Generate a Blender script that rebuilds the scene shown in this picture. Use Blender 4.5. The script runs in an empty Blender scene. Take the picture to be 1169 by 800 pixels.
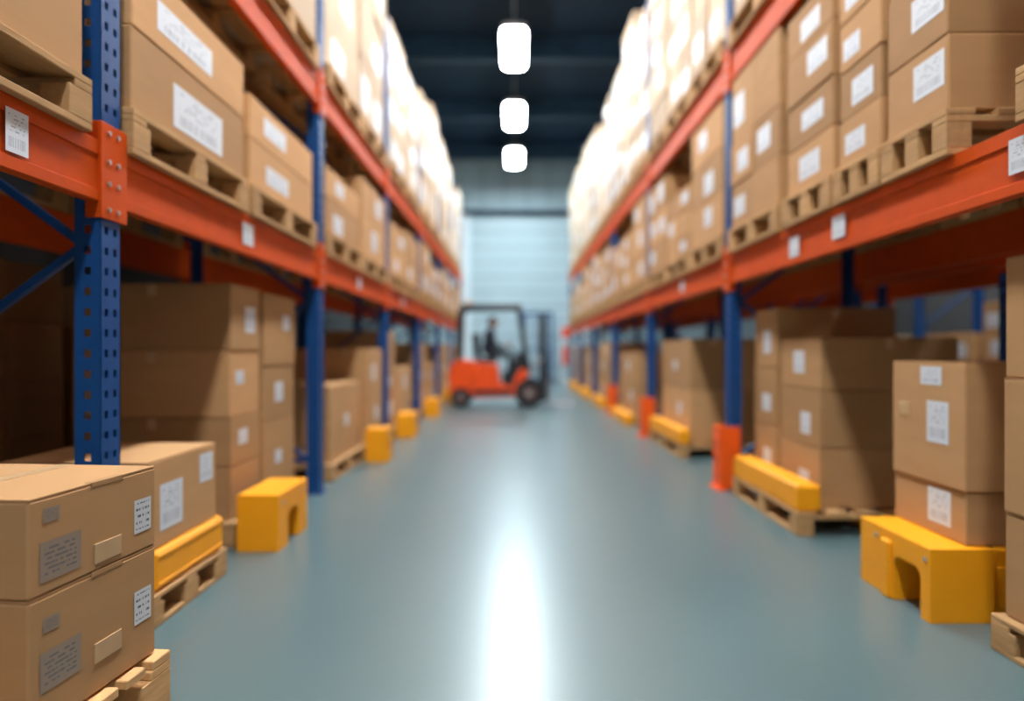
import bpy, bmesh, math, random
from mathutils import Vector, Matrix
random.seed(7)
scene = bpy.context.scene
R = random.uniform

# ------------------------------------------------------------------ materials
def new_mat(name):
    m = bpy.data.materials.new(name); m.use_nodes = True
    nt = m.node_tree
    return m, nt, nt.nodes["Principled BSDF"]

def mat(name, col, rough=0.5, metal=0.0, nscale=8.0, namt=0.12, bump=0.0, stretch=(1,1,1), tint=False, rvar=0.0, coat=0.0, spec=0.5):
    m, nt, b = new_mat(name)
    N, L = nt.nodes, nt.links
    tc = N.new("ShaderNodeTexCoord"); mp = N.new("ShaderNodeMapping")
    mp.inputs["Scale"].default_value = stretch
    L.new(tc.outputs["Object"], mp.inputs["Vector"])
    no = N.new("ShaderNodeTexNoise"); no.inputs["Scale"].default_value = nscale
    no.inputs["Detail"].default_value = 5
    L.new(mp.outputs[0], no.inputs["Vector"])
    mix = N.new("ShaderNodeMix"); mix.data_type = 'RGBA'
    c = Vector(col)
    mix.inputs[6].default_value = (*(c*(1-namt*1.6)), 1)
    mix.inputs[7].default_value = (*[min(1, v*(1+namt*1.6)) for v in c], 1)
    L.new(no.outputs["Fac"], mix.inputs[0])
    out = mix.outputs[2]
    if tint:
        at = N.new("ShaderNodeAttribute"); at.attribute_name = "tint"
        vm = N.new("ShaderNodeVectorMath"); vm.operation = 'SCALE'
        L.new(out, vm.inputs[0]); L.new(at.outputs["Fac"], vm.inputs["Scale"])
        out = vm.outputs[0]
    L.new(out, b.inputs["Base Color"])
    b.inputs["Roughness"].default_value = rough
    b.inputs["Metallic"].default_value = metal
    b.inputs["Specular IOR Level"].default_value = spec
    if coat: b.inputs["Coat Weight"].default_value = coat
    if rvar:
        mr = N.new("ShaderNodeMapRange")
        mr.inputs[3].default_value = rough - rvar; mr.inputs[4].default_value = rough + rvar
        L.new(no.outputs["Fac"], mr.inputs[0]); L.new(mr.outputs[0], b.inputs["Roughness"])
    if bump:
        bp = N.new("ShaderNodeBump"); bp.inputs["Strength"].default_value = bump
        bp.inputs["Distance"].default_value = 0.01
        L.new(no.outputs["Fac"], bp.inputs["Height"]); L.new(bp.outputs[0], b.inputs["Normal"])
    return m

def label_mat(name, paper, ink, rows=8.0, thr=0.47, barcode=False):
    m, nt, b = new_mat(name); N, L = nt.nodes, nt.links
    uv = N.new("ShaderNodeUVMap"); sp = N.new("ShaderNodeSeparateXYZ"); L.new(uv.outputs[0], sp.inputs[0])
    def M(op, a, bb=None):
        n = N.new("ShaderNodeMath"); n.operation = op
        for i, v in enumerate((a, bb)):
            if v is None: continue
            if isinstance(v, (int, float)): n.inputs[i].default_value = v
            else: L.new(v, n.inputs[i])
        return n.outputs[0]
    y = M('MULTIPLY', sp.outputs[1], rows)
    row = M('FLOOR', y); fr = M('FRACT', y)
    line = M('MULTIPLY', M('GREATER_THAN', fr, 0.32), M('LESS_THAN', fr, 0.68))
    cb = N.new("ShaderNodeCombineXYZ")
    L.new(M('MULTIPLY', sp.outputs[0], 11.0), cb.inputs[0]); L.new(M('MULTIPLY', row, 3.7), cb.inputs[1])
    no = N.new("ShaderNodeTexNoise"); no.inputs["Scale"].default_value = 1.0; no.inputs["Detail"].default_value = 1
    L.new(cb.outputs[0], no.inputs["Vector"])
    txt = M('GREATER_THAN', no.outputs["Fac"], thr)
    inx = M('MULTIPLY', M('GREATER_THAN', sp.outputs[0], 0.1), M('LESS_THAN', sp.outputs[0], 0.88))
    iny = M('MULTIPLY', M('GREATER_THAN', sp.outputs[1], 0.44 if barcode else 0.1), M('LESS_THAN', sp.outputs[1], 0.9))
    f = M('MULTIPLY', M('MULTIPLY', line, txt), M('MULTIPLY', inx, iny))
    if barcode:
        c2 = N.new("ShaderNodeCombineXYZ"); L.new(M('MULTIPLY', sp.outputs[0], 42.0), c2.inputs[0])
        n2 = N.new("ShaderNodeTexNoise"); n2.inputs["Scale"].default_value = 1.0; n2.inputs["Detail"].default_value = 0
        L.new(c2.outputs[0], n2.inputs["Vector"])
        bars = M('GREATER_THAN', n2.outputs["Fac"], 0.52)
        yy = M('MULTIPLY', M('GREATER_THAN', sp.outputs[1], 0.12), M('LESS_THAN', sp.outputs[1], 0.36))
        f = M('MAXIMUM', f, M('MULTIPLY', M('MULTIPLY', bars, inx), yy))
    mix = N.new("ShaderNodeMix"); mix.data_type = 'RGBA'
    mix.inputs[6].default_value = (*paper, 1); mix.inputs[7].default_value = (*ink, 1)
    L.new(f, mix.inputs[0]); L.new(mix.outputs[2], b.inputs["Base Color"])
    b.inputs["Roughness"].default_value = 0.45
    return m

def emis(name, col, s):
    m, nt, b = new_mat(name)
    b.inputs["Emission Color"].default_value = (*col, 1); b.inputs["Emission Strength"].default_value = s
    b.inputs["Base Color"].default_value = (0.9, 0.9, 0.9, 1)
    return m

CARD = mat("cardboard", (0.480, 0.270, 0.120), 0.8, nscale=3, namt=0.07, tint=True, stretch=(1, 1, 5), spec=0.2)
CARDP = mat("cardboard_pale_overlit", (0.55, 0.41, 0.275), 0.75, nscale=3, namt=0.06, tint=True, stretch=(1, 1, 5), spec=0.3)  # paler copy of the cardboard; overexposure of the top-level boxes put into the colour
TAPE = mat("packing_tape", (0.54, 0.34, 0.17), 0.4, nscale=20, namt=0.05)
LAB = label_mat("label_white", (0.66, 0.70, 0.75), (0.30, 0.33, 0.39), rows=11, thr=0.52, barcode=True)
LABG = label_mat("label_printed", (0.31, 0.23, 0.165), (0.11, 0.11, 0.12), rows=8, thr=0.45)
LABI = label_mat("label_icons", (0.66, 0.68, 0.70), (0.10, 0.10, 0.12), rows=5, thr=0.49)
WOOD = mat("pallet_wood", (0.47, 0.275, 0.120), 0.8, nscale=5, namt=0.2, bump=0.3, stretch=(6, 1, 6), tint=True, spec=0.2)
YEL = mat("yellow_plastic", (0.92, 0.37, 0.008), 0.5, nscale=6, namt=0.05, spec=0.25)
ORG = mat("orange_paint", (0.57, 0.070, 0.005), 0.55, nscale=9, namt=0.12, rvar=0.06, spec=0.10)
ORP = mat("orange_protector", (0.85, 0.11, 0.010), 0.5, nscale=9, namt=0.06, spec=0.2)
BLU = mat("blue_paint", (0.009, 0.065, 0.225), 0.45, nscale=9, namt=0.12, rvar=0.06, spec=0.22)
STEEL = mat("bolt_steel", (0.5, 0.5, 0.52), 0.35, metal=0.9, nscale=20, namt=0.1)
DARK = mat("dark_rubber", (0.012, 0.013, 0.016), 0.6, nscale=15, namt=0.1)
BLK = mat("black_paint", (0.012, 0.016, 0.022), 0.35, nscale=10, namt=0.1)
HUB = mat("wheel_hub", (0.10, 0.03, 0.02), 0.5, nscale=10, namt=0.1)
RED = mat("forklift_red", (0.85, 0.085, 0.010), 0.35, nscale=4, namt=0.05, coat=0.2, spec=0.3)
HOUS = mat("lamp_housing", (0.5, 0.52, 0.55), 0.4, nscale=8, namt=0.05)
LAMP = emis("lamp_diffuser", (0.94, 0.97, 1.0), 132.0)
LAMPF = emis("lamp_diffuser_far", (0.80, 0.94, 1.0), 155.0)

# ------------------------------------------------------------------ mesh builder
class MB:
    def __init__(s):
        s.v = []; s.f = []; s.m = []; s.t = []; s.uv = []; s.mats = []
    def mi(s, mt):
        if mt not in s.mats: s.mats.append(mt)
        return s.mats.index(mt)
    def face(s, idx, mi, t, uv=None):
        s.f.append(idx); s.m.append(mi); s.t.append(t); s.uv.append(uv)
    def box(s, x0, x1, y0, y1, z0, z1, mt, c=0.0, t=1.0):
        if x0 > x1: x0, x1 = x1, x0
        if y0 > y1: y0, y1 = y1, y0
        mi = s.mi(mt); b = len(s.v)
        if c <= 0:
            for z in (z0, z1):
                for (x, y) in ((x0, y0), (x1, y0), (x1, y1), (x0, y1)): s.v.append((x, y, z))
            for q in ((3,2,1,0),(4,5,6,7),(0,1,5,4),(1,2,6,5),(2,3,7,6),(3,0,4,7)):
                s.face([b+i for i in q], mi, t)
            return
        cx, cy, cz = (x0+x1)/2, (y0+y1)/2, (z0+z1)/2
        h = ((x1-x0)/2, (y1-y0)/2, (z1-z0)/2); c = min(c, min(h)*0.45)
        ids = {}
        for sx in (-1, 1):
            for sy in (-1, 1):
                for sz in (-1, 1):
                    for a in range(3):
                        p = [sx*(h[0]-c), sy*(h[1]-c), sz*(h[2]-c)]
                        p[a] = (sx, sy, sz)[a]*h[a]
                        ids[(sx, sy, sz, a)] = len(s.v)
                        s.v.append((cx+p[0], cy+p[1], cz+p[2]))
        def g(a, sa, bb, sb, cc, sc, ax):
            k = [0, 0, 0]; k[a] = sa; k[bb] = sb; k[cc] = sc
            return ids[(k[0], k[1], k[2], ax)]
        for a in range(3):
            o1, o2 = [i for i in range(3) if i != a]
            for sa in (-1, 1):
                s.face([g(a, sa, o1, p, o2, q, a) for p, q in ((-1,-1),(1,-1),(1,1),(-1,1))], mi, t)
            for s1 in (-1, 1):
                for s2 in (-1, 1):
                    s.face([g(o1, s1, o2, s2, a, -1, o1), g(o1, s1, o2, s2, a, 1, o1),
                            g(o1, s1, o2, s2, a, 1, o2), g(o1, s1, o2, s2, a, -1, o2)], mi, t)
        for sx in (-1, 1):
            for sy in (-1, 1):
                for sz in (-1, 1):
                    s.face([ids[(sx, sy, sz, a)] for a in range(3)], mi, t)
    def quad(s, pts, mt, t=1.0):
        b = len(s.v); s.v += pts
        s.face([b, b+1, b+2, b+3], s.mi(mt), t, [(0,0),(1,0),(1,1),(0,1)])
    def cyl(s, c, ax, r, h, mt, n=20, r2=None, t=1.0):
        r2 = r if r2 is None else r2
        b = len(s.v); mi = s.mi(mt)
        o1, o2 = [i for i in range(3) if i != ax]
        for k, rr in ((-0.5, r), (0.5, r2)):
            for i in range(n):
                p = list(c); p[ax] += k*h
                p[o1] += rr*math.cos(2*math.pi*i/n); p[o2] += rr*math.sin(2*math.pi*i/n)
                s.v.append(tuple(p))
        for i in range(n):
            j = (i+1) % n
            s.face([b+i, b+j, b+n+j, b+n+i], mi, t)
        s.face([b+i for i in range(n)][::-1], mi, t); s.face([b+n+i for i in range(n)], mi, t)
    def tube(s, p0, p1, r, mt, n=8, t=1.0):
        p0, p1 = Vector(p0), Vector(p1); d = (p1-p0).normalized()
        u = d.cross(Vector((0, 0, 1)) if abs(d.z) < 0.9 else Vector((1, 0, 0))).normalized(); w = d.cross(u)
        b = len(s.v); mi = s.mi(mt)
        for p in (p0, p1):
            for i in range(n):
                a = 2*math.pi*(i+0.5)/n
                s.v.append(tuple(p+u*r*math.cos(a)+w*r*math.sin(a)))
        for i in range(n):
            j = (i+1) % n
            s.face([b+i, b+j, b+n+j, b+n+i], mi, t)
        s.face([b+i for i in range(n)][::-1], mi, t); s.face([b+n+i for i in range(n)], mi, t)
    def extrude(s, prof, y0, y1, mt, t=1.0, ax=1):
        b = len(s.v); n = len(prof); mi = s.mi(mt)
        for y in (y0, y1):
            for (x, z) in prof: s.v.append((x, y, z) if ax == 1 else ((y, x, z) if ax == 0 else (x, z, y)))
        for i in range(n):
            j = (i+1) % n
            s.face([b+i, b+j, b+n+j, b+n+i], mi, t)
        s.face([b+i for i in range(n)], mi, t); s.face([b+n+i for i in range(n)][::-1], mi, t)
    def mesh(s, name):
        bm = bmesh.new(); uvl = bm.loops.layers.uv.new("UVMap"); tl = bm.faces.layers.float.new("tint")
        vs = [bm.verts.new(p) for p in s.v]
        for idx, m, t, uv in zip(s.f, s.m, s.t, s.uv):
            try: f = bm.faces.new([vs[i] for i in idx])
            except ValueError: continue
            f.material_index = m; f[tl] = t
            if uv:
                for l, u in zip(f.loops, uv): l[uvl].uv = u
        bmesh.ops.recalc_face_normals(bm, faces=bm.faces)
        me = bpy.data.meshes.new(name); bm.to_mesh(me); bm.free()
        for mt in s.mats: me.materials.append(mt)
        return me
    def obj(s, name, origin=None, parent=None, rz=0.0, bevel=0.0, smooth=False):
        if origin is None:
            xs = [p[0] for p in s.v]; ys = [p[1] for p in s.v]; zs = [p[2] for p in s.v]
            origin = ((min(xs)+max(xs))/2, (min(ys)+max(ys))/2, min(zs))
        s.v = [(p[0]-origin[0], p[1]-origin[1], p[2]-origin[2]) for p in s.v]
        return link(s.mesh(name), name, origin, parent, rz, bevel, smooth)

def link(me, name, loc=(0,0,0), parent=None, rz=0.0, bevel=0.0, smooth=False):
    o = bpy.data.objects.new(name, me); scene.collection.objects.link(o)
    o.location = loc; o.rotation_euler = (0, 0, rz)
    if parent: o.parent = parent
    if bevel:
        bv = o.modifiers.new("bevel", 'BEVEL'); bv.width = bevel; bv.segments = 3; bv.limit_method = 'ANGLE'
    if smooth:
        for p in me.polygons: p.use_smooth = True
    return o

def empty(name, loc=(0,0,0), rz=0.0):
    e = bpy.data.objects.new(name, None); scene.collection.objects.link(e)
    e.location = loc; e.rotation_euler = (0, 0, rz); e.empty_display_size = 0.2
    return e

# ------------------------------------------------------------------ pallets
_pc = {}
def pallet(side, X, y0, y1, z0, depth=1.0, h=0.15, rz=0.0, name="wooden_pallet"):
    key = (side, round(y1-y0, 3), depth, h)
    if key not in _pc:
        m = MB(); L = y1-y0; bt = 0.022*h/0.15
        tt = lambda: R(0.85, 1.15)
        def bx(a, b, c, d, e, f): m.box(side*a, side*b, c, d, e, f, WOOD, 0.003, tt())
        n = 6; bw = 0.115 if depth > 0.8 else 0.09
        for i in range(3):
            x = i*(depth-0.1)/2
            bx(x, x+0.1, 0, L, 0, bt)
        bl = min(0.13, L*0.2)
        for i in range(3):
            for j in range(3):
                x = i*(depth-0.1)/2; y = j*(L-bl)/2
                bx(x, x+0.1, y, y+bl, bt, h-2*bt)
        for j in range(3):
            y = j*(L-0.1)/2
            bx(0, depth, y, y+0.1, h-2*bt, h-bt)
        for i in range(n):
            x = i*(depth-bw)/(n-1)
            bx(x, x+bw, 0, L, h-bt, h)
        _pc[key] = m.mesh("wooden_pallet")
    return link(_pc[key], name, (side*X, y0, z0), rz=rz)

# ------------------------------------------------------------------ cardboard
def one_box(m, side, xa, xb, y0, y1, z0, z1, cm, t, labels=1, detail=False, tape=True, lw=None):
    m.box(side*xa, side*xb, y0, y1, z0, z1-(0.004 if detail else 0), cm, 0.006, t)
    if detail:
        xm = (xa+xb)/2
        m.box(side*(xa+0.001), side*(xm-0.002), y0+0.001, y1-0.001, z1-0.004, z1, cm, 0, t*1.03)
        m.box(side*(xm+0.002), side*(xb-0.001), y0+0.001, y1-0.001, z1-0.004, z1, cm, 0, t*1.03)
    w = y1-y0; h = z1-z0; xm = (xa+xb)/2
    if tape:
        m.box(side*(xm-0.025), side*(xm+0.025), y0-0.0012, y0, z1-min(0.07, h*0.3), z1-0.006, TAPE)
    def lab(ya, yb, za, zb, mt=LAB):
        x = side*(xa-0.0015)
        if side < 0: pts = [(x, ya, za), (x, yb, za), (x, yb, zb), (x, ya, zb)]
        else: pts = [(x, yb, za), (x, ya, za), (x, ya, zb), (x, yb, zb)]
        m.quad(pts, mt)
    if labels == 1:
        a = (min(0.16, w*0.42) if lw is None else min(lw, w*0.7))*R(0.75, 1.0)
        b = min(a*R(0.6, 1.05), h*R(0.4, 0.6))
        c = y0+w*R(0.25, 0.7); zc = z0+h*R(0.38, 0.62)
        c = max(y0+a/2+0.02, min(y1-a/2-0.02, c))
        lab(c-a/2, c+a/2, zc-b/2, zc+b/2)
    return lab

def stack(side, xa, y0, y1, z0, heights, depth=0.95, ny=2, nx=2, cm=None, lw=None, p=0.85, jit=0.012, name="cardboard_box_stack", detail=False, tb=1.0):
    cm = cm or CARD; m = MB(); z = z0
    for k, h in enumerate(heights):
        for j in range(ny):
            ya = y0+(y1-y0)*j/ny; yb = y0+(y1-y0)*(j+1)/ny
            for i in range(nx):
                xs = xa+depth*i/nx; xe = xa+depth*(i+1)/nx
                d = R(0, jit) if i == 0 else 0
                one_box(m, side, xs+d, xe-0.003, ya+0.003+R(0, jit)*0.5, yb-0.003, z, z+h-0.001, cm, R(0.80, 1.14)*tb,
                        labels=1 if (i == 0 and R(0, 1) < p) else 0, lw=lw, detail=detail, tape=(k == len(heights)-1 or R(0,1) < 0.6))
        z += h
    return m.obj(name)

# ------------------------------------------------------------------ racks
def plate_holes(m, fn, w, cols, H, mt, pitch=0.075, hh=0.028):
    a = 0.0
    for (c0, c1) in cols:
        fn(a, c0, 0, H); a = c1
        z = 0.0; zn = 0.10
        while zn < H-0.1:
            fn(c0, c1, z, zn); z = zn+hh; zn += pitch
        fn(c0, c1, z, H)
    fn(a, w, 0, H)

PW, PD = 0.13, 0.095
def frame_mesh(side, H, depth):
    m = MB()
    for bx in (0.0, depth-PD):
        th = 0.005
        if bx == 0: xo1, xo2 = bx, bx+th
        else: xo1, xo2 = bx+PD-th, bx+PD
        plate_holes(m, lambda a, b, z0, z1: m.box(side*xo1, side*xo2, a, b, z0, z1, BLU), PW, [(0.026, 0.048), (0.082, 0.104)], H, BLU)
        plate_holes(m, lambda a, b, z0, z1: m.box(side*(bx+a), side*(bx+b), 0.0001, th, z0, z1, BLU), PD, [(0.036, 0.060)], H, BLU)
        m.box(side*bx, side*(bx+PD), PW-th, PW-0.0001, 0, H, BLU)
        m.box(side*(bx-0.02), side*(bx+PD+0.02), -0.02, PW+0.02, 0, 0.008, BLU)
    z = 0.25; k = 0; xa, xb = PD, depth-PD
    step = 0.62
    yc = PW/2
    m.tube((side*xa, yc, z), (side*xb, yc, z), 0.02, BLU, 4)
    while z+step < H-0.1:
        a, b = (xa, xb) if k % 2 == 0 else (xb, xa)
        m.tube((side*a, yc, z), (side*b, yc, z+step), 0.02, BLU, 4)
        z += step; k += 1
    m.tube((side*xa, yc, z), (side*xb, yc, z), 0.02, BLU, 4)
    return m.mesh("upright_frame")

def rack(side, X, frames, levels, H, depth=1.04, beam_labels=()):
    root = empty("pallet_rack", (side*X, frames[0], 0))
    def par(o):
        o.location = Vector(o.location)-Vector(root.location); o.parent = root; return o
    fm = frame_mesh(side, H, depth)
    for i, y in enumerate(frames):
        par(link(fm, "upright_frame_%d" % (i+1), (side*X, y, 0)))
    for li, (z0, z1) in enumerate(levels):
        m = MB()
        for a, b in zip(frames[:-1], frames[1:]):
            ya, yb = a+PW+0.001, b-0.001
            for (xa, xb, o) in ((0.006, 0.056, 1), (depth-0.056, depth-0.006, -1)):
                m.box(side*(X+xa), side*(X+xb), ya, yb, z0, z1, ORG, 0.006)
                xf = X+xa if o > 0 else X+xb
                for za, zb in ((z1-0.055, z1-0.0), (z0, z0+0.04)):
                    m.box(side*(xf-0.006*o), side*(xf), ya, yb, za, zb, ORG, 0.002)
        for y in frames:
            for xf, o in ((X, 1), (X+depth, -1)):
                m.box(side*(xf-0.010*o), side*(xf-0.001*o), y-0.012, y+PW+0.03, z0-0.06, z1+0.07, ORG, 0.003)
                m.box(side*(xf-0.001*o), side*(xf+0.05*o), y-0.012, y-0.004, z0-0.06, z1+0.07, ORG, 0.002)
                for zz in (z0-0.025, z0+0.07, z1-0.07, z1+0.035):
                    for yy in (0.035, 0.095):
                        m.cyl((side*(xf-0.013*o), y+yy, zz), 0, 0.009, 0.006, STEEL, 8)
        par(m.obj("beams_level_%d" % (li+1)))
    for (yc, z0, w, h) in beam_labels:
        m = MB(); x = side*(X-0.003)
        ya, yb = (yc-w/2, yc+w/2) if side < 0 else (yc+w/2, yc-w/2)
        m.quad([(x, ya, z0), (x, yb, z0), (x, yb, z0+h), (x, ya, z0+h)], LAB)
        par(m.obj("location_label"))
    return root

LX, RX = 1.5, 1.7
LF = [-0.3+2.9*k for k in range(8)]
RF = [-1.9, 1.3, 5.69, 9.15, 12.5, 15.8, 19.1, 22.4]
L1 = (1.64, 1.86); L2 = (2.98, 3.20)
R1 = (1.63, 1.86); R2 = (3.22, 3.46)
rack(-1, LX, LF, [L1, L2], 5.0, beam_labels=[(2.16, 1.69, 0.10, 0.13), (4.03, 1.69, 0.16, 0.12), (6.9, 1.69, 0.14, 0.12), (9.6, 1.69, 0.14, 0.12)])
rack(1, RX, RF, [R1, R2], 5.6, beam_labels=[(3.77, 1.69, 0.15, 0.12), (4.37, 1.67, 0.15, 0.12), (2.42, 1.70, 0.10, 0.12), (7.3, 1.69, 0.14, 0.12)])

# ------------------------------------------------------------------ left rack loads
ph = 0.18
def load(side, X, y0, y1, zb, heights, **k):
    pallet(side, X-0.03, y0, y1, zb, depth=1.1, h=ph)
    stack(side, X-k.pop('out', 0.01), y0+0.02, y1-0.02, zb+ph+0.001, heights, **k)
load(-1, LX, 1.36, 2.50, L1[1], [0.34, 0.34], ny=2, lw=0.1, p=0.4)
load(-1, LX, 0.10, 1.30, L1[1], [0.34, 0.34], ny=2)
load(-1, LX, 2.77, 3.97, L1[1], [0.33, 0.30], ny=1, lw=0.62, p=1, tb=1.15)
load(-1, LX, 4.04, 5.34, L1[1], [0.27, 0.25], ny=1, lw=0.5, p=1, tb=1.15)
hs1 = [([0.3, 0.24], 1), ([0.4, 0.36], 1), ([0.32, 0.3], 1), ([0.3, 0.42], 1), ([0.42, 0.4], 2), ([0.3, 0.3], 2), ([0.4, 0.3], 1), ([0.35, 0.35], 2)]
k = 0
for y in LF[2:-1]:
    for a, b in ((0.19, 1.44), (1.52, 2.80)):
        h, n = hs1[k % len(hs1)]; k += 1
        load(-1, LX, y+a, y+b, L1[1], h, ny=n, lw=0.35, tb=1.1)
for i, y in enumerate(LF[:-1]):
    for a, b in ((0.19, 1.44), (1.52, 2.80)):
        tot = R(1.6, 2.2); n = random.choice([3, 4])
        load(-1, LX, y+a, y+b, L2[1], [tot/n]*n, ny=random.choice([1, 2]), cm=CARDP, lw=0.5, p=0.9, jit=0.03)
# ------------------------------------------------------------------ right rack loads
load(1, RX, 1.55, 2.40, R1[1], [0.30, 0.33, 0.3], ny=1, p=0)
load(1, RX, 2.78, 3.28, R1[1], [0.30, 0.33, 0.3], ny=1, nx=1, lw=0.24, p=1, depth=1.0)
load(1, RX, 3.31, 3.78, R1[1], [0.24, 0.25, 0.25, 0.2], ny=1, lw=0.22, p=1)
load(1, RX, 3.82, 4.50, R1[1], [0.27, 0.27, 0.3, 0.25], ny=1, lw=0.3, p=1)
load(1, RX, 4.60, 5.64, R1[1], [0.33, 0.32, 0.5], ny=2, lw=0.26, p=0.7)
for y, yn in zip(RF[2:-1], RF[3:]):
    L = (yn-y-PW)/3
    for j in range(3):
        a = y+PW+0.03+j*L; tot = R(0.65, 1.12); n = random.choice([2, 3, 3])
        load(1, RX, a, a+L-0.06, R1[1], [tot/n]*n, ny=random.choice([1, 2]), lw=0.3, tb=1.08)
for y, yn in zip(RF[1:-1], RF[2:]):
    L = (yn-y-PW)/3
    for j in range(3):
        a = y+PW+0.03+j*L; tot = R(1.8, 2.5); n = random.choice([4, 5])
        load(1, RX, a, a+L-0.06, R2[1], [tot/n]*n, ny=random.choice([1, 2]), cm=CARDP, lw=0.4, p=0.9, jit=0.03)

# ------------------------------------------------------------------ yellow / orange guards
def bench(side, xa, xb, y0, y1, h, leg=0.17, top=0.12, leg2=None, name="yellow_rack_guard"):
    leg2 = leg if leg2 is None else leg2
    m = MB(); r = min(0.045, (y1-y0-leg-leg2)/2.2); n = 5
    ya, yb = y0+leg, y1-leg2; zt = h-top
    prof = [(y0, 0), (y0, h), (y1, h), (y1, 0), (yb, 0)]
    for i in range(n+1):
        a = math.pi/2*i/n; prof.append((yb-r+r*math.cos(a), zt-r+r*math.sin(a)))
    for i in range(n+1):
        a = math.pi/2*i/n; prof.append((ya+r-r*math.sin(a), zt-r+r*math.cos(a)))
    prof.append((ya, 0))
    m.extrude(prof, side*xa, side*xb, YEL, ax=0)
    m.cyl((side*(xa-0.001), y0+leg/2, h-top/2), 0, 0.012, 0.006, STEEL, 10)
    m.cyl((side*(xa-0.001), y1-leg2/2, h-top/2), 0, 0.012, 0.006, STEEL, 10)
    if leg2 > leg:
        m.box(side*(xa-0.018), side*(xa+0.01), yb+0.015, yb+0.085, 0.0, h-0.045, YEL, 0.008)
    return m.obj(name, bevel=0.012)

def rail(side, xa, xb, y0, y1, z0, z1, name="yellow_pallet_rail"):
    m = MB()
    m.box(side*xa, side*xb, y0, y1, z0, z1, YEL, 0.014)
    n = max(2, int((y1-y0)/0.4))
    for i in range(n+1):
        y = y0+(y1-y0-0.03)*i/n
        m.box(side*(xa-0.003), side*(xa+0.01), y, y+0.03, z0+0.01, z1-0.015, YEL, 0.004)
    return m.obj(name)

def protector(side, X, y, h=0.5):
    m = MB(); t = 0.012
    x0 = X-0.085
    m.box(side*x0, side*(x0+t), y-0.03, y+PW+0.03, 0.01, h, ORP, 0.004)
    m.box(side*(x0+0.001), side*(x0+0.16), y-0.045, y-0.03, 0.01, h, ORP, 0.004)
    m.box(side*(x0+0.001), side*(x0+0.16), y+PW+0.03, y+PW+0.045, 0.01, h, ORP, 0.004)
    m.box(side*(x0-0.03), side*(x0+0.04), y-0.07, y+PW+0.07, 0.0, 0.012, ORP, 0.003)
    for zz in (0.12, 0.25, 0.38):
        m.box(side*(x0-0.006), side*(x0+0.002), y-0.02, y+PW+0.02, zz, zz+0.03, ORP, 0.002)
    return m.obj("post_protector")

# ------------------------------------------------------------------ left floor
def fore():
    rz = math.radians(-5); o = (-1.12, 1.652)
    def place(mm, name, z):
        ob = mm.obj(name, origin=(0, 0, z)); ob.location = (o[0], o[1], z); ob.rotation_euler = (0, 0, rz)
        return ob
    for (z0, z1) in ((0.521, 0.755), (0.20, 0.52)):
        m = MB(); h = z1-z0
        lab = one_box(m, -1, 0, 0.56, 0, 0.50, z0, z1, CARD, 1.0 if z0 > 0.5 else 0.95, labels=0, detail=True)
        zo = z0 if z0 > 0.5 else z0+0.06
        lab(0.035, 0.175, zo+0.030, zo+0.125, LABG)
        lab(0.045, 0.10, zo+0.170, zo+0.205, LABG)
        lab(0.395, 0.475, zo+0.055, zo+0.150, LABI)
        m.box(-0.0, 0.004, 0.225, 0.335, zo+0.02, zo+0.072, TAPE, 0.0015)
        m.box(-0.305, -0.255, -0.001, 0.501, z1, z1+0.0008, TAPE)
        m.box(-0.02, 0.0015, 0.215, 0.345, z1-0.012, z1+0.0015, CARD, 0.001, 0.85)
        place(m, "cardboard_box", z0)
    m = MB(); L = 0.95; D = 0.72; h = 0.195; bt = 0.026
    y0 = -0.42; x0 = 0.03
    def bx(a, b, c, d, e, f): m.box(x0-a, x0-b, y0+c, y0+d, e, f, WOOD, 0.003, R(1.2, 1.6))
    for i in range(3): bx(i*(D-0.1)/2, i*(D-0.1)/2+0.1, 0, L, 0, bt)
    for i in range(3):
        for j in range(3):
            bx(i*(D-0.1)/2, i*(D-0.1)/2+0.1, j*(L-0.14)/2, j*(L-0.14)/2+0.14, bt, h-2*bt)
    for j in range(3): bx(0, D, j*(L-0.1)/2, j*(L-0.1)/2+0.1, h-2*bt, h-bt)
    for j in range(8): bx(0, D, j*(L-0.09)/7, j*(L-0.09)/7+0.09, h-bt, h)
    place(m, "wooden_pallet", 0)
fore()

pallet(-1, 1.42, 2.78, 3.54, 0, depth=0.85, h=0.13)
m = MB(); m.box(-1.43, -2.05, 2.86, 3.52, 0.131, 0.295, YEL, 0.014)
m.box(-1.426, -1.44, 2.88, 3.50, 0.15, 0.165, YEL, 0.003); m.box(-1.426, -1.44, 2.88, 3.50, 0.262, 0.277, YEL, 0.003)
m.obj("yellow_riser_block")
m = MB(); lab = one_box(m, -1, 1.45, 2.05, 2.84, 3.48, 0.296, 0.655, CARD, 1.08, labels=0, detail=True)
lab(2.93, 3.13, 0.36, 0.55); lab(3.30, 3.44, 0.49, 0.62); m.obj("cardboard_box")
bench(-1, 1.29, 1.52, 3.92, 4.46, 0.31)
pallet(-1, 1.56, 4.0, 5.24, 0, depth=0.97, h=0.14)
stack(-1, 1.60, 4.05, 4.52, 0.141, [0.30, 0.28, 0.38, 0.38], ny=1, nx=1, depth=0.9, p=0.9, detail=True)
stack(-1, 1.60, 4.57, 5.22, 0.141, [0.50, 0.36, 0.47], ny=1, nx=2, p=1, lw=0.17, detail=True, depth=0.9)
pallet(-1, 1.52, 6.0, 7.3, 0, depth=0.95, h=0.14)
stack(-1, 1.56, 6.1, 7.2, 0.141, [0.66], ny=1, nx=1, depth=0.85, detail=True, lw=0.2, p=1)
pallet(-1, 1.50, 7.42, 8.3, 0, depth=1.0, h=0.14)
stack(-1, 1.52, 7.48, 8.24, 0.141, [0.5, 0.48], ny=1, nx=2, depth=0.95, p=1, lw=0.2)
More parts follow.
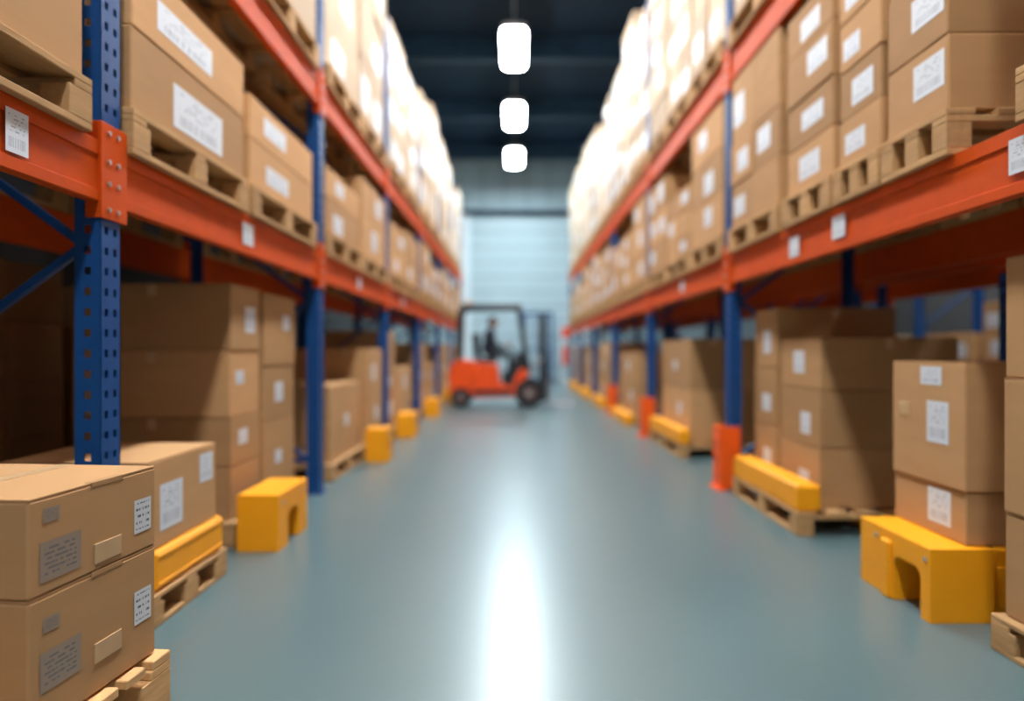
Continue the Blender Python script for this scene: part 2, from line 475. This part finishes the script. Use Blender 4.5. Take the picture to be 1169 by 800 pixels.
bench(-1, 1.25, 1.47, 7.05, 7.33, 0.33, leg=0.08)
def floorload(side, X, y0, y1, hs, ny=1, **k):
    pallet(side, X, y0, y1, 0, depth=1.0, h=0.14)
    stack(side, X+0.03, y0+0.04, y1-0.04, 0.141, hs, ny=ny, nx=2, depth=0.95, lw=0.25, **k)
floorload(-1, 1.52, 8.6, 9.3, [0.4, 0.4, 0.4]); floorload(-1, 1.52, 9.4, 10.7, [0.36, 0.36])
floorload(-1, 1.52, 11.5, 12.6, [0.36, 0.36, 0.36]); floorload(-1, 1.52, 12.7, 14.0, [0.36, 0.36])
floorload(-1, 1.52, 14.4, 15.5, [0.4, 0.5]); floorload(-1, 1.52, 15.7, 16.9, [0.4, 0.3, 0.4])
floorload(-1, 1.52, 17.3, 18.5, [0.4, 0.5]); floorload(-1, 1.52, 18.7, 19.8, [0.4, 0.3, 0.4])
for y in (9.0, 11.8, 15.2, 17.4):
    bench(-1, 1.27, 1.49, y, y+0.5, 0.30, leg=0.16)
# goods standing against the left wall, behind the rack
for y in (2.6, 3.9, 5.2, 6.5, 7.8, 9.1):
    pallet(-1, 3.15, y, y+1.2, 0, depth=1.0, h=0.15)
    stack(-1, 3.18, y+0.03, y+1.17, 0.151, [0.38]*random.choice([3, 4]), ny=2, lw=0.2, p=0.5, tb=0.9)

# ------------------------------------------------------------------ right floor
pallet(1, 1.76, 1.75, 2.66, 0, depth=1.0, h=0.13)
stack(1, 1.79, 1.80, 2.64, 0.131, [0.38, 0.49, 0.44], ny=1, nx=2, depth=0.9, p=0, detail=True)
bench(1, 1.67, 1.93, 2.89, 3.47, 0.30, leg=0.07, top=0.10, leg2=0.30)
m = MB(); m.box(1.94, 2.34, 2.92, 3.46, 0, 0.299, YEL, 0.012); m.box(1.96, 2.3, 2.915, 2.93, 0.05, 0.22, YEL, 0.006); m.obj("yellow_riser_block")
m = MB(); lab = one_box(m, 1, 1.84, 2.32, 2.93, 3.48, 0.301, 0.52, CARD, 0.98, labels=0); lab(3.03, 3.20, 0.35, 0.50); m.obj("cardboard_box")
m = MB(); lab = one_box(m, 1, 1.83, 2.31, 2.92, 3.48, 0.521, 1.05, CARD, 1.02, labels=0, detail=True)
lab(3.03, 3.19, 0.70, 0.88); lab(3.08, 3.24, 0.95, 1.03); m.box(1.828, 1.832, 3.33, 3.42, 0.80, 0.86, TAPE, 0.0015); m.obj("cardboard_box")
pallet(1, 1.67, 4.25, 5.52, 0, depth=1.05, h=0.14)
rail(1, 1.675, 1.82, 4.26, 5.5, 0.141, 0.30)
stack(1, 1.85, 4.36, 5.02, 0.141, [0.36, 0.36, 0.32], ny=1, nx=1, depth=0.85, p=1, lw=0.18, detail=True)
stack(1, 1.83, 5.04, 5.50, 0.141, [0.42, 0.42, 0.42], ny=1, nx=1, depth=0.85, p=1, lw=0.18, detail=True)
protector(1, RX, 5.69); protector(1, RX, 9.15); protector(1, RX, 12.5)
pallet(1, 1.67, 7.3, 8.95, 0, depth=1.1, h=0.14)
rail(1, 1.675, 1.79, 7.32, 8.93, 0.141, 0.29)
stack(1, 1.81, 7.45, 8.88, 0.141, [0.55, 0.53], ny=1, nx=2, depth=0.95, p=1, lw=0.2, detail=True)
floorload(1, 1.75, 10.5, 12.2, [0.5, 0.42]); rail(1, 1.60, 1.74, 10.5, 12.1, 0.0, 0.16)
floorload(1, 1.75, 13.6, 15.2, [0.4, 0.42, 0.3]); rail(1, 1.60, 1.74, 13.6, 15.1, 0.0, 0.18)
floorload(1, 1.75, 16.6, 18.2, [0.5, 0.5]); rail(1, 1.60, 1.74, 16.5, 18.1, 0.0, 0.18)
floorload(1, 1.75, 19.6, 21.8, [0.5, 0.4, 0.2]); rail(1, 1.60, 1.74, 19.3, 21.6, 0.0, 0.18)

rack(1, 2.95, [0.9, 4.25, 7.6, 10.95, 14.3, 17.6, 20.9], [R1], 4.2)
for y in (1.2, 4.6, 8.0, 11.3, 14.7, 18.0):
    load(1, 2.95, y, y+1.2, R1[1], [0.35, 0.35, 0.3], ny=2); load(1, 2.95, y+1.4, y+2.6, R1[1], [0.35, 0.35], ny=2)
NF = [2.7+2.9*i for i in range(6)]
rack(1, 6.4, NF, [(2.2, 2.36)], 4.5)
for i, y in enumerate(NF[:-1]):
    for a in (0.2, 1.5):
        pallet(1, 6.4, y+a, y+a+1.2, 0, depth=1.0, h=0.15)
        stack(1, 6.42, y+a+0.03, y+a+1.17, 0.151, [0.4]*random.choice([3, 4, 4]), ny=2, lw=0.4, p=0.9, cm=random.choice([CARDP, CARD]), tb=1.1)

# ------------------------------------------------------------------ room shell
def simple(name, b, mt):
    m = MB(); m.box(*b, mt); return m.obj(name)
FLOOR, nt, b = new_mat("epoxy_floor"); N, L = nt.nodes, nt.links
tc = N.new("ShaderNodeTexCoord")
n1 = N.new("ShaderNodeTexNoise"); n1.inputs["Scale"].default_value = 0.6; n1.inputs["Detail"].default_value = 4
L.new(tc.outputs["Object"], n1.inputs["Vector"])
mx = N.new("ShaderNodeMix"); mx.data_type = 'RGBA'
mx.inputs[6].default_value = (0.082, 0.138, 0.146, 1); mx.inputs[7].default_value = (0.110, 0.175, 0.183, 1)
L.new(n1.outputs["Fac"], mx.inputs[0]); L.new(mx.outputs[2], b.inputs["Base Color"])
b.inputs["Roughness"].default_value = 0.29
b.inputs["IOR"].default_value = 1.62
WALLD = mat("wall_dark_panel", (0.07, 0.07, 0.07), 0.7, nscale=2, namt=0.1)
WALLF = mat("wall_far_panel", (0.42, 0.55, 0.60), 0.6, nscale=2, namt=0.05)
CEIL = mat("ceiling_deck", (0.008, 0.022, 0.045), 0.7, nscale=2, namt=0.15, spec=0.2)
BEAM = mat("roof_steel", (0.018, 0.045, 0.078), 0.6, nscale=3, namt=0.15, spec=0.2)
DOOR = mat("roller_door_slats", (0.46, 0.59, 0.64), 0.5, nscale=2, namt=0.03)
DOORB = mat("roller_door_joints", (0.22, 0.32, 0.37), 0.5, nscale=2, namt=0.03)
TRIM = mat("white_trim", (0.74, 0.82, 0.86), 0.5, nscale=2, namt=0.03)
YF = 26.0; ZC = 8.0; XL = -4.8; XR = 10.0
simple("floor", (XL, XR, -5, YF+0.2, -0.1, 0), FLOOR)
simple("wall_left", (XL-0.2, XL, -5, YF+0.2, 0, ZC), WALLD)
simple("wall_right", (XR, XR+0.2, -5, YF+0.2, 0, ZC), WALLD)
m = MB(); m.box(XL, XR, YF, YF+0.2, 0, ZC, WALLF)
x = XL+0.4
while x < XR: m.box(x, x+0.04, YF-0.02, YF, 0, ZC, DOORB, 0.004, 1); x += 0.8
m.obj("wall_far")
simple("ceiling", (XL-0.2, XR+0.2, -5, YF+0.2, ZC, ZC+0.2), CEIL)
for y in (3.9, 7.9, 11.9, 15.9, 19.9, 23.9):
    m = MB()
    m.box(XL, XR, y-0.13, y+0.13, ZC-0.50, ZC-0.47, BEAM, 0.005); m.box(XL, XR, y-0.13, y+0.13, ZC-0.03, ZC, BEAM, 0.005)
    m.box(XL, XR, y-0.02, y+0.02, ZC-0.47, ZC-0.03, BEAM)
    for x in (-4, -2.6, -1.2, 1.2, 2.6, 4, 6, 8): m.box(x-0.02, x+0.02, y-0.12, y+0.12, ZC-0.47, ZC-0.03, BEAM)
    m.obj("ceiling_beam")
m = MB()
x0, x1, zt = -1.62, 2.35, 5.9
n = 11
for i in range(n):
    z = zt*i/n; m.box(x0, x1, YF-0.09, YF-0.045, z+0.02, z+zt/n-0.02, DOOR, 0.015)
m.box(x0, x1, YF-0.055, YF-0.03, 0, zt, DOORB)
m.box(x0-0.3, x0, YF-0.16, YF-0.022, 0, zt+0.1, TRIM, 0.01); m.box(x1, x1+0.3, YF-0.16, YF-0.022, 0, zt+0.1, TRIM, 0.01)
m.box(x0-0.3, x1+0.3, YF-0.4, YF-0.022, zt+0.1, zt+0.22, BEAM, 0.02)
m.obj("door_1")
m = MB(); m.box(XL, -1.95, YF-0.05, YF-0.021, 0, 0.15, TRIM, 0.004); m.obj("baseboard_far")
m = MB()
for x in (0.25, 1.2): m.box(x, x+0.11, YF-1.2, YF-1.1, 0, 2.3, BLU, 0.01)
m.box(0.25, 1.31, YF-1.2, YF-1.1, 2.3, 2.42, BLU, 0.01)
m.box(0.36, 1.2, YF-1.17, YF-1.13, 1.15, 1.2, BLU, 0.005); m.box(0.70, 0.74, YF-1.17, YF-1.13, 0.05, 2.3, BLU, 0.005); m.box(0.36, 1.2, YF-1.17, YF-1.13, 0.05, 0.1, BLU, 0.005)
m.obj("blue_dock_gate")
m = MB(); c = (1.55, 22.0)
m.cyl((c[0], c[1], 0.95), 2, 0.035, 1.9, TRIM, 12); m.box(c[0]-0.13, c[0]+0.13, c[1]-0.13, c[1]+0.13, 0, 0.02, TRIM, 0.005)
m.cyl((c[0]-0.02, c[1]-0.13, 0.92), 2, 0.09, 0.5, RED, 20); m.cyl((c[0]-0.02, c[1]-0.13, 1.2), 2, 0.09, 0.07, RED, 20, 0.03)
m.cyl((c[0]-0.02, c[1]-0.13, 1.26), 2, 0.03, 0.06, BLK, 12); m.box(c[0]-0.03, c[0]+0.09, c[1]-0.14, c[1]-0.12, 1.28, 1.3, BLK, 0.003)
m.box(c[0]-0.12, c[0]+0.12, c[1]-0.05, c[1]-0.035, 1.5, 1.8, RED, 0.004)
m.obj("fire_extinguisher_stand")

# ------------------------------------------------------------------ lamps (round-cornered panels)
def rrect(x, y, hx, hy, rx, ry, n=6):
    pts = []
    for (sx, sy, a0) in ((1, 1, 0), (-1, 1, 90), (-1, -1, 180), (1, -1, 270)):
        for i in range(n+1):
            a = math.radians(a0+90*i/n)
            pts.append((x+sx*(hx-rx)+rx*math.cos(a), y+sy*(hy-ry)+ry*math.sin(a)))
    return pts
def lamp(x, y, lm):
    m = MB(); z = 7.1
    m.extrude(rrect(x, y, 0.24, 0.95, 0.09, 0.24), z, z+0.10, HOUS, ax=2)
    m.extrude(rrect(x, y, 0.225, 0.93, 0.085, 0.23), z-0.03, z-0.001, lm, ax=2)
    for dy in (-0.8, 0.8): m.tube((x, y+dy, z+0.10), (x, y+dy, ZC), 0.012, HOUS)
    m.obj("ceiling_lamp")
for y in (-1.8, 2.2, 6.2, 10.2, 14.3, 18.4, 22.4): lamp(-0.02, y, LAMPF if y > 17 else LAMP)
for y in (2.2, 8.2, 14.2): lamp(5.6, y, LAMP)

# ------------------------------------------------------------------ forklift (faces +x)
fk = empty("forklift", (-0.35, 14.3, 0))
def fpart(m, name, bevel=0.0, smooth=False):
    return m.obj(name, origin=(0, 0, 0), parent=fk, bevel=bevel, smooth=smooth)
m = MB()
m.extrude([(-0.92, 0.26), (-0.94, 0.62), (-0.88, 0.86), (-0.72, 0.93), (-0.42, 0.90), (-0.36, 0.60), (-0.50, 0.42), (-0.52, 0.22), (-0.84, 0.20)], -0.46, 0.46, RED)
fpart(m, "counterweight", 0.04)
m = MB()
m.extrude([(-0.50, 0.24), (-0.44, 0.60), (-0.36, 0.88), (0.02, 0.84), (0.06, 0.46), (0.30, 0.40), (0.36, 0.60), (0.46, 0.76), (0.62, 0.72), (0.60, 0.60), (0.40, 0.42), (0.34, 0.20), (-0.44, 0.18)], -0.44, 0.44, RED)
fpart(m, "chassis", 0.02)
m = MB()
for y in (-0.43, 0.40):
    m.extrude([(0.10, 0.46), (0.32, 0.42), (0.38, 0.60), (0.46, 0.74), (0.60, 0.72), (0.57, 1.02), (0.40, 1.00), (0.22, 0.72), (0.10, 0.66)], y, y+0.03, BLK)
fpart(m, "side_cowls", 0.006)
m = MB()
m.box(-0.42, 0.0, -0.30, 0.30, 0.86, 0.92, BLK, 0.02); m.box(-0.36, -0.02, -0.25, 0.25, 0.90, 0.965, BLK, 0.03)
m.extrude([(-0.44, 0.93), (-0.32, 0.95), (-0.36, 1.44), (-0.50, 1.42)], -0.24, 0.24, BLK)
m.box(-0.46, 0.30, -0.447, -0.44, 0.24, 0.34, BLK, 0.003); m.box(0.0, 0.4, -0.40, 0.40, 0.40, 0.44, BLK, 0.006)
fpart(m, "seat", 0.01)
m = MB()
for y in (-0.42, 0.42):
    m.tube((-0.76, y, 0.88), (-0.72, y, 1.86), 0.045, BLK, 10); m.tube((-0.72, y, 1.86), (-0.62, y, 1.95), 0.045, BLK, 10)
    m.tube((-0.62, y, 1.94), (0.42, y, 1.95), 0.045, BLK, 10); m.tube((0.42, y, 1.96), (0.60, y, 0.72), 0.050, BLK, 10)
for i in range(9):
    x = -0.60+i*0.125; m.tube((x, -0.42, 1.955), (x, 0.42, 1.955), 0.02, BLK, 6)
m.box(-0.70, 0.48, -0.44, 0.44, 1.965, 2.0, BLK, 0.008)
m.tube((-0.76, -0.42, 1.0), (-0.76, 0.42, 1.0), 0.025, BLK)
fpart(m, "overhead_guard")
m = MB()
for y in (-0.26, 0.26):
    m.box(0.84, 0.92, y-0.035, y+0.035, 0.10, 1.85, BLK, 0.008); m.box(0.92, 0.97, y-0.025, y+0.025, 0.12, 1.80, BLK, 0.006)
for z in (0.2, 1.0, 1.78): m.box(0.87, 0.92, -0.26, 0.26, z, z+0.07, BLK, 0.005)
m.box(0.97, 1.0, -0.42, 0.42, 0.14, 0.20, BLK, 0.005); m.box(0.97, 1.0, -0.42, 0.42, 0.5, 0.56, BLK, 0.005)
for y in (-0.36, -0.12, 0.12, 0.36): m.box(0.975, 0.995, y-0.015, y+0.015, 0.5, 1.05, BLK, 0.003)
m.cyl((0.90, 0, 0.95), 2, 0.03, 1.5, STEEL, 14)
for y in (-0.26, 0.26):
    m.box(1.0, 1.03, y-0.05, y+0.05, 0.08, 0.58, STEEL, 0.005); m.box(1.0, 1.5, y-0.05, y+0.05, 0.04, 0.075, STEEL, 0.005)
m.tube((0.50, -0.3, 0.55), (0.87, -0.3, 0.95), 0.03, STEEL, 10); m.tube((0.50, 0.3, 0.55), (0.87, 0.3, 0.95), 0.03, STEEL, 10)
fpart(m, "mast_and_forks")
def wheel(x, r, w, ys):
    m = MB()
    for y in ys:
        m.cyl((x, y, r), 1, r, w*0.7, DARK, 32); m.cyl((x, y, r), 1, r*0.93, w, DARK, 32)
        m.cyl((x, y, r), 1, r*0.45, w+0.012, HUB, 24); m.cyl((x, y, r), 1, r*0.18, w+0.03, STEEL, 16)
        for k in range(6):
            a = k*math.pi/3; m.cyl((x+r*0.32*math.cos(a), y, r+r*0.32*math.sin(a)), 1, r*0.06, w+0.024, STEEL, 8)
    return m
fpart(wheel(-0.70, 0.20, 0.16, (-0.40, 0.40)), "rear_wheels"); fpart(wheel(0.62, 0.28, 0.2, (-0.44, 0.44)), "front_wheels")
m = MB()
m.extrude([(0.34, 0.44), (0.42, 0.44), (0.50, 1.02), (0.40, 1.08), (0.34, 1.0)], -0.3, 0.3, BLK)
m.tube((0.38, 0, 1.0), (0.24, 0, 1.17), 0.02, BLK)
n = 20
for i in range(n):
    a0, a1 = 2*math.pi*i/n, 2*math.pi*(i+1)/n
    P = lambda a: (0.24+0.13*math.cos(a)*0.62, 0.13*math.sin(a), 1.18+0.13*math.cos(a)*0.78)
    m.tube(P(a0), P(a1), 0.013, BLK, 6)
for a in (0.5, 2.6, 4.7): m.tube((0.24, 0, 1.18), P(a), 0.008, BLK, 6)
m.tube((0.44, 0.2, 1.03), (0.42, 0.2, 1.16), 0.01, BLK); m.tube((0.44, 0.26, 1.03), (0.42, 0.26, 1.16), 0.01, BLK)
fpart(m, "dashboard_and_steering_wheel")
m = MB(); m.cyl((-0.55, -0.3, 2.035), 2, 0.04, 0.07, YEL, 14); fpart(m, "beacon")

# ------------------------------------------------------------------ driver
JACK = mat("dark_jacket", (0.02, 0.028, 0.045), 0.85, nscale=30, namt=0.2)
TROU = mat("dark_trousers", (0.018, 0.02, 0.028), 0.85, nscale=30, namt=0.2)
SKIN = mat("skin", (0.50, 0.26, 0.17), 0.5, nscale=12, namt=0.06)
HAIR = mat("dark_hair", (0.02, 0.014, 0.01), 0.7, nscale=60, namt=0.3)
EYEW = mat("eye_white", (0.8, 0.8, 0.8), 0.3, nscale=5, namt=0.02)
LIP = mat("lips", (0.42, 0.16, 0.12), 0.5, nscale=9, namt=0.05)
dr = empty("forklift_driver", (-0.35, 14.3, 0))
def skinobj(name, verts, edges, rad, mt, sub=2, root=0):
    me = bpy.data.meshes.new(name); me.from_pydata(verts, edges, []); me.materials.append(mt)
    o = link(me, name, (0, 0, 0), dr)
    sk = o.modifiers.new("skin", 'SKIN')
    sk.use_smooth_shade = True
    if me.skin_vertices:
        for i, r in enumerate(rad):
            d = me.skin_vertices[0].data[i]; d.radius = (r, r) if isinstance(r, (int, float)) else r
            d.use_root = (i == root)
    sb = o.modifiers.new("sub", 'SUBSURF'); sb.levels = sub; sb.render_levels = sub
    return o
V = [(-0.19, 0, 1.03), (-0.19, 0, 1.16), (-0.17, 0, 1.30), (-0.15, 0, 1.43), (-0.13, 0, 1.50), (-0.12, 0, 1.545)]
E = [(0,1),(1,2),(2,3),(3,4),(4,5)]; rr = [0.135, 0.135, 0.15, 0.13, 0.065, 0.055]
for s in (-1, 1):
    b0 = len(V)
    V += [(-0.15, s*0.13, 1.44), (-0.14, s*0.19, 1.42), (-0.09, s*0.235, 1.29), (-0.04, s*0.25, 1.17), (0.07, s*0.20, 1.17), (0.155, s*0.145, 1.19)]
    E += [(3, b0), (b0, b0+1), (b0+1, b0+2), (b0+2, b0+3), (b0+3, b0+4), (b0+4, b0+5)]
    rr += [0.090, 0.085, 0.072, 0.062, 0.054, 0.038]
skinobj("torso_and_arms", V, E, rr, JACK)
V = [(-0.19, 0, 1.08), (-0.18, 0, 1.02)]; E = [(0, 1)]; rr = [0.115, 0.12]
for s in (-1, 1):
    b0 = len(V)
    V += [(-0.13, s*0.09, 1.035), (0.05, s*0.13, 1.03), (0.23, s*0.15, 1.00), (0.27, s*0.15, 0.93), (0.25, s*0.145, 0.75), (0.23, s*0.14, 0.56)]
    E += [(1, b0), (b0, b0+1), (b0+1, b0+2), (b0+2, b0+3), (b0+3, b0+4), (b0+4, b0+5)]
    rr += [0.088, 0.085, 0.070, 0.064, 0.058, 0.044]
skinobj("legs", V, E, rr, TROU)
for s in (-1, 1):
    skinobj("shoe", [(0.21, s*0.14, 0.56), (0.22, s*0.14, 0.49), (0.29, s*0.145, 0.475), (0.36, s*0.15, 0.47)], [(0,1),(1,2),(2,3)], [0.04, 0.042, 0.034, 0.028], BLK, root=1)
    V = [(0.15, s*0.147, 1.19), (0.175, s*0.140, 1.195), (0.205, s*0.132, 1.20)]; E = [(0,1),(1,2)]
    rr = [0.024, (0.030, 0.018), (0.034, 0.015)]
    for i, ln in enumerate((0.9, 1.0, 0.95, 0.75)):
        oz = 0.027-0.018*i; b0 = len(V)
        V += [(0.225, s*0.130, 1.20+oz), (0.225+0.030*ln, s*0.124, 1.203+oz), (0.238+0.030*ln, s*0.106, 1.203+oz), (0.222+0.022*ln, s*0.094, 1.203+oz)]
        E += [(2, b0), (b0, b0+1), (b0+1, b0+2), (b0+2, b0+3)]; rr += [0.009, 0.0088, 0.0082, 0.007]
    b0 = len(V)
    V += [(0.19, s*0.118, 1.215), (0.210, s*0.100, 1.232), (0.228, s*0.090, 1.238)]
    E += [(1, b0), (b0, b0+1), (b0+1, b0+2)]; rr += [0.012, 0.010, 0.008]
    skinobj("hand", V, E, rr, SKIN, sub=2, root=1)
def head():
    bm = bmesh.new(); bmesh.ops.create_uvsphere(bm, u_segments=40, v_segments=28, radius=1)
    for v in bm.verts:
        x, y, z = v.co
        X = x*0.098; Y = y*0.076; Z = z*0.118
        if z < 0: Y *= 1+0.22*z; X = X*(1+0.10*z)+(0.012*-z if x > 0 else 0.0)
        if x > 0.2: X *= 0.94
        for s in (-1, 1):
            g = math.exp(-(((Y-s*0.030)/0.014)**2+((Z-0.004)/0.012)**2))
            if x > 0: X -= 0.010*g
        if x > 0:
            X += 0.006*math.exp(-((Z-0.026)/0.010)**2)*math.exp(-(Y/0.045)**2)
            t = (0.012-Z)/0.045
            if 0 < t < 1: X += 0.024*t*math.exp(-(Y/(0.007+0.007*t))**2)
            X += 0.006*math.exp(-((Z+0.058)/0.010)**2)*math.exp(-(Y/0.022)**2)
            X += 0.008*math.exp(-((Z+0.095)/0.014)**2)*math.exp(-(Y/0.024)**2)
        v.co = (X, Y, Z)
    for s in (-1, 1):
        r = bmesh.ops.create_uvsphere(bm, u_segments=12, v_segments=8, radius=1)
        for v in r['verts']:
            x, y, z = v.co; v.co = (-0.008+x*0.018-0.006*z, s*(0.077+y*s*0.007), -0.005+z*0.031)
    me = bpy.data.meshes.new("head"); bm.to_mesh(me); bm.free()
    me.materials.append(SKIN); me.materials.append(LIP)
    for p in me.polygons:
        c = p.center
        if c.x > 0.07 and abs(c.z+0.060) < 0.008 and abs(c.y) < 0.024: p.material_index = 1
    link(me, "head", (-0.09, 0, 1.655), dr, smooth=True)
    bm = bmesh.new()
    for s in (-1, 1):
        r = bmesh.ops.create_uvsphere(bm, u_segments=14, v_segments=10, radius=0.0125)
        for v in r['verts']: v.co += Vector((0.074, s*0.030, 0.004))
    me = bpy.data.meshes.new("eyes"); bm.to_mesh(me); bm.free(); me.materials.append(EYEW); me.materials.append(BLK)
    for p in me.polygons:
        c = p.center; s = 1 if c.y > 0 else -1
        if c.x > 0.074 and math.hypot(c.y-s*0.030, c.z-0.004) < 0.0065: p.material_index = 1
    link(me, "eyes", (-0.09, 0, 1.655), dr, smooth=True)
    bm = bmesh.new(); bmesh.ops.create_uvsphere(bm, u_segments=40, v_segments=28, radius=1)
    for v in bm.verts:
        x, y, z = v.co; v.co = (x*0.106-0.004, y*0.084, z*0.124+0.004)
    dele = [v for v in bm.verts if (v.co.x > -0.01 and v.co.z < 0.055) or v.co.z < -0.06 or (v.co.x > 0.03 and v.co.z < 0.07)]
    bmesh.ops.delete(bm, geom=dele, context='VERTS')
    me = bpy.data.meshes.new("hair"); bm.to_mesh(me); bm.free(); me.materials.append(HAIR)
    o = link(me, "hair", (-0.09, 0, 1.655), dr, smooth=True)
    so = o.modifiers.new("solid", 'SOLIDIFY'); so.thickness = 0.008
head()

# ------------------------------------------------------------------ world, camera
w = bpy.data.worlds.new("world"); scene.world = w; w.use_nodes = True
w.node_tree.nodes["Background"].inputs[0].default_value = (1.0, 0.95, 0.89, 1)
w.node_tree.nodes["Background"].inputs[1].default_value = 0.36
cam = bpy.data.cameras.new("camera"); co = bpy.data.objects.new("camera", cam); scene.collection.objects.link(co)
co.location = (0, 0, 1.1); co.rotation_euler = (math.radians(90), 0, 0)
cam.sensor_width = 36; cam.lens = 820/1169*36; cam.shift_x = -0.003
cam.clip_start = 0.05
cam.dof.use_dof = True; cam.dof.focus_distance = 2.05; cam.dof.aperture_fstop = 0.72
scene.camera = co
try:
    scene.view_settings.view_transform = 'Standard'; scene.view_settings.look = 'None'
    scene.view_settings.exposure = -0.15
except Exception as e: print(e)
